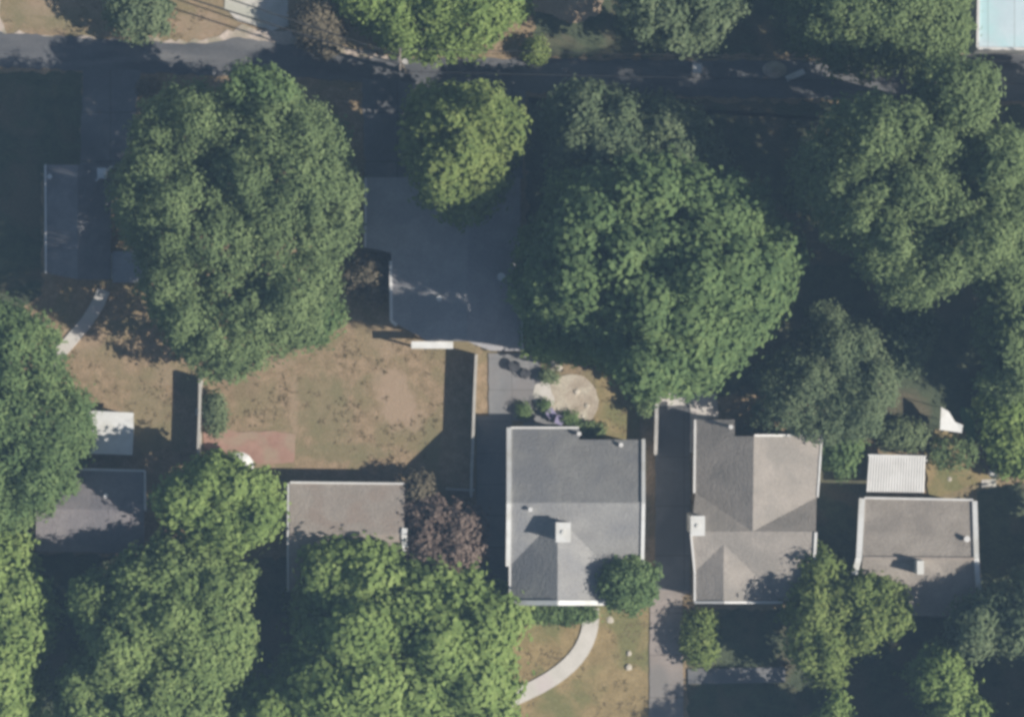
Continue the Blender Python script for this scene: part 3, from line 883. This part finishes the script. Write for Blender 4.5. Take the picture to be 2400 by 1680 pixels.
tree([(2090,735),(2130,715),(2170,720),(2180,790),(2150,860),(2110,880),(2095,810)], 2.5, 6.5, 0.75, 0.3, L_['grey'],
     'thin grey green sapling in the dark gap right of the olive tree', seed=11, gaps=0.35, dens=0.8)
tree([(1905,720),(1960,722),(2040,775),(2105,850),(2110,910),(2080,955),(2060,1010),(1990,1030),(1930,1025),(1840,1005),(1790,1000),(1775,960),(1800,930),(1780,880),(1830,830),(1895,820),(1912,770)],
     2.4, 8.5, 0.8, 0.28, L_['grey'], 'pale olive tree with a pointed top above the tan hip roofed house', limb=1.5, wide=0.3, seed=12, gaps=0.04)
tree([(-60,722),(40,725),(90,750),(115,830),(135,885),(190,940),(206,990),(200,1040),(165,1085),(165,1120),(130,1180),(90,1205),(0,1250),(-120,1250),(-120,760)],
     2.5, 9.5, 0.95, 0.32, L_['deep'], 'blue green tree at the left edge beside the white shed', limb=1.8, wide=0.32, seed=13)
tree([(-90,1260),(30,1268),(60,1340),(90,1390),(115,1450),(100,1510),(70,1540),(75,1600),(65,1720),(-90,1720)],
     2.5, 9.5, 0.95, 0.36, L_['bright'], 'bright green tree cut by the lower left edge', limb=1.7, wide=0.45, seed=14)
tree([(375,1160),(400,1130),(440,1110),(480,1080),(540,1082),(600,1100),(635,1150),(645,1220),(620,1260),(560,1282),(520,1290),(470,1268),(430,1240),(385,1225)],
     2.5, 11.0, 0.85, 0.34, L_['bright'], 'round bright green tree below the red paving', limb=1.4, box=0.45, wide=0.45, seed=15)
tree([(250,1345),(310,1300),(380,1268),(470,1285),(510,1315),(565,1345),(570,1430),(580,1480),(572,1560),(530,1620),(500,1720),(105,1720),(130,1640),(130,1575),(200,1540),(178,1460),(166,1390),(190,1368)],
     2.8, 13.0, 0.9, 0.33, L_['fresh'], 'large light speckled tree at the bottom left between two green trees', limb=1.7, box=0.5, wide=0.45, seed=16)
tree([(722,1320),(740,1295),(800,1275),(870,1295),(930,1315),(1010,1345),(1060,1335),(1105,1345),(1130,1400),(1215,1400),(1235,1450),(1190,1500),(1180,1600),(1200,1720),(560,1720),(560,1650),(620,1625),(665,1575),(700,1530),(695,1490),(680,1440),(700,1390),(730,1370)],
     2.8, 10.5, 1.05, 0.40, L_['bright'], 'wide fresh green tree at the bottom centre left of the curved walk', limb=2.1, box=0.7, wide=0.5, loose=1.1, seed=17, gaps=0.03)
tree(T9([(870,480),(950,490),(1050,620),(1110,700),(1250,660),(1450,700),(1510,800),(1510,950),(1470,1050),(1350,1080),(1200,1190),(1060,1180),(1070,1300),(1060,1400),(1000,1390),(900,1330),(760,1210),(740,1050),(710,960),(740,880),(790,750),(860,700)],1600,1120),
     2.2, 8.2, 0.8, 0.32, L_['yellow'], 'yellow green tree between the tan hip roofed and taupe houses', limb=1.5, seed=18)
tree([(1880,1790),(1905,1690),(1940,1655),(1962,1622),(1980,1640),(1990,1790)], 1.5, 8.0, 0.8, 0.28, L_['bright'],
     'small bright sapling at the bottom edge below the yellow green tree', seed=19)
tree(T9([(1580,1280),(1650,1140),(1800,1150),(1880,1240),(1930,1400),(2000,1550),(2120,1680),(1690,1680),(1640,1520),(1570,1400)],1600,1120),
     2.0, 8.5, 0.8, 0.33, L_['bright'], 'narrow bright tree at the bottom right corner', limb=1.3, seed=20)
tree(T9([(1830,950),(1900,860),(2100,760),(2220,740),(2296,650),(2500,640),(2500,1150),(2100,1140),(2000,1180),(1920,1220),(1850,1120)],1600,1120),
     2.5, 9.5, 0.75, 0.32, L_['grey'], 'loose grey green tree below the taupe house at the right edge', limb=1.4, seed=21, gaps=0.18)
tree([(790,-60),(1245,-60),(1218,30),(1160,62),(1120,108),(1000,122),(960,128),(905,95),(860,50),(805,30)],
     2.5, 7.5, 0.95, 0.34, L_['bright'], 'leafy green tree at the top centre north of the alley', limb=1.8, wide=0.34, seed=22)
tree([(1840,-80),(1850,20),(1880,90),(1960,150),(2050,160),(2100,148),(2160,165),(2240,145),(2272,90),(2268,-80)],
     2.5, 14.5, 0.95, 0.32, L_['mid'], 'leafy green tree at the top left of the pale blue roof', limb=1.8, wide=0.3, seed=23)
tree([(1450,20),(1480,-80),(1760,-80),(1740,10),(1670,90),(1600,108),(1555,90),(1490,80)],
     2.5, 12.0, 1.0, 0.32, L_['grey'], 'sparse dark tree at the top between two leafy crowns', seed=24, gaps=0.25)
tree(blob(320,15,66,68,seed=5), 1.5, 5.0, 0.8, 0.3, L_['grey'], 'rounded green tree on the dry lawn at the top left', seed=25)
tree(T9([(430,210),(500,160),(640,150),(740,170),(860,230),(945,290),(950,420),(905,540),(830,600),(700,640),(540,620),(455,560),(425,400)],800,1120),
     1.4, 5.2, 0.85, 0.28, L_['purple'], 'brown purple leaved tree between the rose tan roof and the grey house', seed=26, gaps=0.06, dens=0.85)
tree([(960,1120),(1000,1125),(1010,1165),(975,1190),(955,1165)], 1.0, 3.4, 0.5, 0.26, L_['brown'], 'small brown sapling above the purple leaved tree', seed=36, gaps=0.2)
tree([(812,620),(850,600),(905,612),(915,670),(880,705),(835,695),(810,660)], 0.8, 2.8, 0.5, 0.24, L_['brown'], 'thin brown foliage added for dappled shade at the left side of the wide central house', seed=27, gaps=0.45, dens=0.4)  # sparse leaves added for dappled shade on the ground
tree([(690,30),(730,0),(790,20),(800,80),(770,128),(730,120),(705,80)], 1.0, 3.4, 0.5, 0.26, L_['brown'], 'sparse brown tree beside the pale concrete pad', seed=28, gaps=0.5, dens=0.16)
tree(blob(1472,1370,60,60,seed=3), 3.2, 6.6, 0.5, 0.27, L_['deep'], 'dense round bushy tree at the front right corner of the grey house', seed=29)
tree([(1232,735),(1300,748),(1365,775),(1420,830),(1330,834),(1242,824)], 1.0, 4.6, 0.7, 0.32, L_['bright'],
     'low leafy tree at the lower left foot of the large spreading tree', seed=48)
tree([(1462,860),(1510,835),(1565,850),(1580,892),(1530,918),(1475,908)], 14.5, 19.5, 1.0, 0.38, L_['deep'],
     'high crown added over the large spreading tree to shade the wide central house', seed=49, wide=0.5)  # added crown, set high so its shadow reaches the central house roof
SH = dict(cat='shrub', name='shrub', trunk=False)
tree(blob(2233,1064,52,34,seed=8,j=0.05), 0.5, 2.3, 0.8, 0.2, L_['mid'], 'round dark green bush right of the ribbed patio roof', seed=30, **SH)
tree(blob(1975,1060,42,52,seed=9), 0.5, 3.0, 0.6, 0.26, L_['deep'], 'tall dark shrub between the tan and taupe houses', seed=31, **SH)
tree(blob(2120,1020,50,28,seed=10), 0.4, 1.8, 0.5, 0.24, L_['olive'], 'low olive shrub above the ribbed patio roof', seed=32, **SH)
tree(blob(505,965,18,48,seed=11), 0.3, 1.8, 0.42, 0.22, L_['olive'], 'narrow green shrub beside the fence above the red paving', seed=33, **SH)
tree(blob(1512,925,17,44,seed=12), 0.3, 2.2, 0.42, 0.22, L_['mid'], 'climbing green shrub at the right end of the golden lawn strip', seed=34, **SH)
tree(blob(1640,1500,36,58,seed=13), 0.4, 2.2, 0.55, 0.26, L_['yellow'], 'yellow green shrub at the right side of the tan driveway', seed=35, **SH)
tree(blob(1258,118,24,22,seed=14), 0.3, 1.7, 0.4, 0.22, L_['yellow'], 'small yellow green shrub beside the alley at the top', seed=37, **SH)
tree(blob(1320,1441,76,15,seed=15,j=0.06), 0.3, 0.9, 0.35, 0.2, L_['deep'], 'low dark hedge along the front of the grey house', cat='hedge', name='hedge', trunk=False, seed=38)
tree(blob(1385,1006,32,11,seed=16), 0.3, 0.8, 0.35, 0.2, L_['mid'], 'green shrub against the back eave of the grey house', seed=39, **SH)
tree(blob(1227,962,11,15,seed=17), 0.2, 0.8, 0.28, 0.17, L_['deep'], 'dark potted shrub on the patio behind the grey house', seed=40, **SH)
tree(blob(1276,951,10,10,seed=18), 0.2, 0.7, 0.28, 0.17, L_['deep'], 'small dark shrub beside the lavender chair', seed=41, **SH)
tree(blob(1338,980,18,9,seed=19,j=0.3), 0.2, 0.7, 0.3, 0.18, L_['deep'], 'dark low shrub at the lower rim of the gravel circle', seed=42, **SH)
tree(blob(1288,882,16,10,seed=20), 0.2, 0.9, 0.26, 0.17, L_['olive'], 'little olive shrub beside the pale rocks', seed=43, **SH)
tree(blob(345,207,17,20,seed=22), 0.2, 0.9, 0.3, 0.18, L_['brown'], 'pale dry shrub at the driveway corner by the alley', seed=45, **SH)
tree([(1400,852),(1440,845),(1500,862),(1508,900),(1470,880),(1420,868)], 0.3, 1.6, 0.4, 0.22, L_['yellow'], 'ragged yellowing shrub along the top of the golden lawn strip', seed=46, **SH)
def tufts(polys, n, seed):
    rng = np.random.default_rng(seed)
    out = []
    for poly in polys:
        pw = np.array([(p.x, p.y) for p in pp(*poly)])
        lo, hi = pw.min(0), pw.max(0)
        k = int(n*(hi-lo).prod())
        x = rng.uniform(lo[0], hi[0], k); y = rng.uniform(lo[1], hi[1], k)
        # thicker in drifts, thin where the lawn is worn
        w = np.sin(x*0.9+1.3*np.sin(y*0.7))+np.sin(y*1.1+1.7*np.sin(x*0.5))+rng.normal(size=k)*0.9
        m = in_poly(x, y, pw) & (w > 0.3)
        c = np.stack([x[m], y[m], rng.uniform(0.05, 0.075, m.sum())], 1)
        c = np.repeat(c, 5, 0) + rng.normal(size=(m.sum()*5, 3))*np.array([0.13, 0.13, 0.008])
        out.append(c)
    C = np.concatenate(out); k = len(C)
    N = np.array([0, 0, 1.0])+rng.normal(size=(k, 3))*0.22; N /= np.linalg.norm(N, axis=1)[:, None]
    u = np.cross(N, rng.normal(size=(k, 3))); u /= np.linalg.norm(u, axis=1)[:, None]+1e-9
    v = np.cross(N, u); q = rng.uniform(0.06, 0.14, (k, 1))
    return np.stack([C+u*q, C+v*q*0.35, C-u*q, C-v*q*0.35], 1).reshape(-1, 3), k
L_['dry'] = leaf_mat('dry_grass', (0.15, 0.13, 0.07), (0.24, 0.19, 0.11), (0.33, 0.26, 0.17))
V, n = tufts([[(300,760),(480,900),(480,985),(690,1010),(860,1090),(1010,1090),(1050,1020),(1050,820),(910,760),(860,700),(800,700),(700,800),(560,880)],
              [(110,765),(290,765),(380,860),(440,880),(410,1060),(310,1060),(200,940)], [(1165,1440),(1515,1440),(1515,1690),(1165,1690)],
              [(1400,860),(1490,860),(1490,1030),(1400,1030)], [(-10,0),(520,0),(520,90),(-10,70)]], 3.2, 5)
o = leaf_object('grass_tufts', V, n, L_['dry'], None, (0, 0, 0))
tag(o, 'dry grass tufts scattered over the brown lawns', 'grass', kind='stuff')
# trees just beyond the right and lower edges: they throw the shade seen inside the frame
for i, (x, y, r_, z_, l_) in enumerate([
        (2645,305,112,14,'neighbouring tree beyond the right edge beside the alley'),
        (2600,850,130,16,'neighbouring tree beyond the right edge at mid height'),
        (2525,1300,90,6.5,'neighbouring tree beyond the right edge by the taupe house'),
        (2600,1700,150,12,'neighbouring tree beyond the lower right corner'),
        (2080,1830,115,13,'neighbouring tree just beyond the bottom edge'),
        (2380,1840,110,12,'neighbouring tree beyond the bottom edge at the right')]):
    tree(blob(x, y, r_, r_, seed=60+i), 2.8, z_, 1.3, 0.4, L_['mid'], l_, seed=70+i, group='trees beyond the frame', dens=0.8)

# ---------------------------------------------------------------- small things
def rock(px, py, r, label, seed, squash=0.6):
    rg = random.Random(seed)
    bm = bmesh.new()
    bmesh.ops.create_icosphere(bm, subdivisions=2, radius=r)
    for v in bm.verts:
        k = 1+rg.uniform(-0.16, 0.16)
        v.co = Vector((v.co.x*k*1.1, v.co.y*k, v.co.z*k*squash))
    me = bpy.data.meshes.new('garden_rock'); bm.to_mesh(me); bm.free()
    me.materials.append(M['stone'])
    o = bpy.data.objects.new('garden_rock', me); COL.objects.link(o)
    p = P(px, py); o.location = (p.x, p.y, r*squash*0.6); o.rotation_euler = (0, 0, rg.uniform(0, 6))
    return tag(o, label, 'rock', 'pale rocks in the gardens')
rock(1296,850,0.34,'pale rock at the top right of the patio',1)
rock(1310,862,0.28,'long pale rock below the topmost patio rock',2)
rock(1292,868,0.22,'small pale rock above the olive shrub',3)
rock(1352,918,0.22,'bright rock in the middle of the gravel circle',4)
rock(1375,950,0.2,'bright rock at the right of the gravel circle',5)
rock(1366,975,0.16,'small rock at the lower rim of the gravel circle',6)
rock(1474,1530,0.2,'upper of two pale rocks on the front lawn',7)
rock(1473,1562,0.24,'lower of two pale rocks on the front lawn',8)
rock(1430,1452,0.26,'flat pale rock beside the top of the curved walk',9,0.3)
rock(2225,1122,0.2,'pale rock on the dry soil below the round dark bush',10)

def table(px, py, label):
    c = P(px, py); t = thing('shadow_table', label, 'table', c)
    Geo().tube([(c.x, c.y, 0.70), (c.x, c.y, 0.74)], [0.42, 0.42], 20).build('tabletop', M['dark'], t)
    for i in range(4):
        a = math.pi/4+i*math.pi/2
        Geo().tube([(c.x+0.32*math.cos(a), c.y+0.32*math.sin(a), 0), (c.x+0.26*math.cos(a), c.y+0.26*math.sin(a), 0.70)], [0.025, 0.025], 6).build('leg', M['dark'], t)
table(1206, 858, 'dark round table added for a tree shadow on the patio beside the wide central house')  # table added where a tree shadow darkens the patio
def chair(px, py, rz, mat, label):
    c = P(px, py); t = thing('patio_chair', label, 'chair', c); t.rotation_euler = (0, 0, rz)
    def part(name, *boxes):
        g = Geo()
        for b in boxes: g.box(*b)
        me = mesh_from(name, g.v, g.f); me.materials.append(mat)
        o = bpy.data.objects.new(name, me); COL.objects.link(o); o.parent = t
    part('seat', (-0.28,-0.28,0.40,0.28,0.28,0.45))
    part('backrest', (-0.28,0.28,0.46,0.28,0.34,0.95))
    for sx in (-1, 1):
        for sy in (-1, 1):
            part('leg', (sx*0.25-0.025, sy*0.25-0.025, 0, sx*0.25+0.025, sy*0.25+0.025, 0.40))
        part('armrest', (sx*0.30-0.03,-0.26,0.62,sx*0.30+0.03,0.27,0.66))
chair(1232, 876, 0.8, M['dark'], 'dark chair added for the tree shadow below the round table on the patio')  # this dark chair is added for the same tree shadow
chair(1292, 968, 2.2, M['lavender'], 'lavender garden chair behind the grey house')
chair(1312, 984, 1.2, M['lavender'], 'second lavender chair, the one closest to the grey eave')

def bin_(px, py, label, mat, s=1.0):
    c = P(px, py); t = thing('wheeled_bin', label, 'bin', c)
    g = Geo(); w = 0.30*s
    v = []
    for z, k in ((0.05, 0.8), (1.0, 1.0)):
        v += [(c.x-w*k, c.y-w*k, z), (c.x+w*k, c.y-w*k, z), (c.x+w*k, c.y+w*k, z), (c.x-w*k, c.y+w*k, z)]
    g.add(v, [(0,3,2,1),(4,5,6,7),(0,1,5,4),(1,2,6,5),(2,3,7,6),(3,0,4,7)]).build('body', mat, t)
    Geo().box(c.x-w-0.03, c.y-w-0.05, 1.003, c.x+w+0.03, c.y+w+0.03, 1.07).build('lid', mat, t)
    for sx in (-1, 1):
        Geo().tube([(c.x+sx*w*0.7-0.03, c.y+w*0.85, 0.1), (c.x+sx*w*0.7+0.03, c.y+w*0.85, 0.1)], [0.1, 0.1], 10).build('wheel', M['dark'], t)
bin_(1632, 163, 'white bin standing in the shaded alley', M['white'])
bin_(471, 964, 'small white bin at the pale fence left of the big lawn', M['white'], 0.7)
bin_(2322, 1106, 'white bin at the right of the round dark bush', M['white'], 0.8)
def mound(px, py, rx, ry, hgt, mat, label):
    bm = bmesh.new(); rg = random.Random(4)
    bmesh.ops.create_grid(bm, x_segments=18, y_segments=18, size=1.0)
    for v in bm.verts:
        d = min(1.0, math.hypot(v.co.x, v.co.y))
        k = 1/max(1.0, math.hypot(v.co.x, v.co.y))
        v.co = Vector((v.co.x*k*rx, v.co.y*k*ry, hgt*(math.cos(d*math.pi)+1)/2*(1+rg.uniform(-0.15, 0.15))))
    me = bpy.data.meshes.new('sunlit_patch_mound'); bm.to_mesh(me); bm.free(); me.materials.append(mat)
    o = bpy.data.objects.new('sunlit_patch_mound', me); COL.objects.link(o); p = P(px, py); o.location = (p.x, p.y, SHEET[0]+0.02)
    tag(o, label, 'heap')
mound(1815, 164, 0.9, 0.62, 0.35, M['sand'], 'low tan mound added for a patch of sunlit ground in the alley')  # mound added for a bright patch of sunlit ground on the alley
A, B = P(1842,186), P(1884,168)
tag(Geo().bar((A.x, A.y, 0.24), (B.x, B.y, 0.24), 0.42, 0.2).build('sunlit_patch_slab', M['white']), 'white slab added for the sunlit ground beside the tan mound', 'board')  # pale slab added, the white part of that sunlit ground

# utility pole and its wires
c = P(948, 168)
t = thing('utility_pole', 'timber utility pole at the alley right of the sandy verge', 'utility pole', c)
Geo().tube([(c.x, c.y, 0), (c.x, c.y, 8.6)], [0.16, 0.11], 10).build('pole', M['pole_wood'], t)
Geo().box(c.x-0.06, c.y-0.9, 8.1, c.x+0.06, c.y+0.9, 8.24).build('crossarm', M['pole_wood'], t)
for dy in (-0.8, -0.3, 0.3, 0.8):
    Geo().tube([(c.x, c.y+dy, 8.24), (c.x, c.y+dy, 8.42)], [0.05, 0.035], 8).build('insulator', M['offwhite'], t)
Geo().tube([(c.x+0.3, c.y, 6.6), (c.x+0.3, c.y, 7.5)], [0.2, 0.2], 12).build('transformer', M['timber'], t)
def wire(a, b, sag, r, label):
    a, b = Vector(a), Vector(b)
    pts = [a.lerp(b, i/16)-Vector((0, 0, sag*4*(i/16)*(1-i/16))) for i in range(17)]
    o = Geo().tube(pts, [r]*17, 6).build('power_line', M['wire'])
    tag(o, label, 'power line', 'power lines from the alley pole')
w1 = P(330, -40, 8.0)
wire((c.x, c.y-0.3, 8.44), w1, 0.5, 0.06, 'lower of two power lines crossing the pale concrete pad')
wire((c.x, c.y+0.3, 8.44), w1+Vector((0, 1.0, 0)), 0.5, 0.05, 'upper of two power lines crossing the pale concrete pad')
w2 = P(2900, 178, 8.0)
for k, dy in enumerate((-0.8, 0.8)):
    wire((c.x, c.y+dy, 8.44), w2+Vector((0, dy, 0)), 0.8, 0.025, ['lower power line running right along the alley', 'upper power line running right along the alley'][k])

# ---------------------------------------------------------------- air between the camera and the ground
m, nt, out = node_mat('thin_haze')
pv = nt.nodes.new('ShaderNodeVolumePrincipled')
pv.inputs['Color'].default_value = (0.42, 0.67, 1.0, 1)
pv.inputs['Density'].default_value = 0.0005
pv.inputs['Anisotropy'].default_value = 0.0
nt.links.new(pv.outputs[0], out.inputs['Volume'])
hz = Geo().box(-910, -910, -1.0, 910, 910, CAM_H+4).build('haze', m)
tag(hz, 'thin blue haze in the air over the whole neighbourhood', 'haze', kind='stuff')
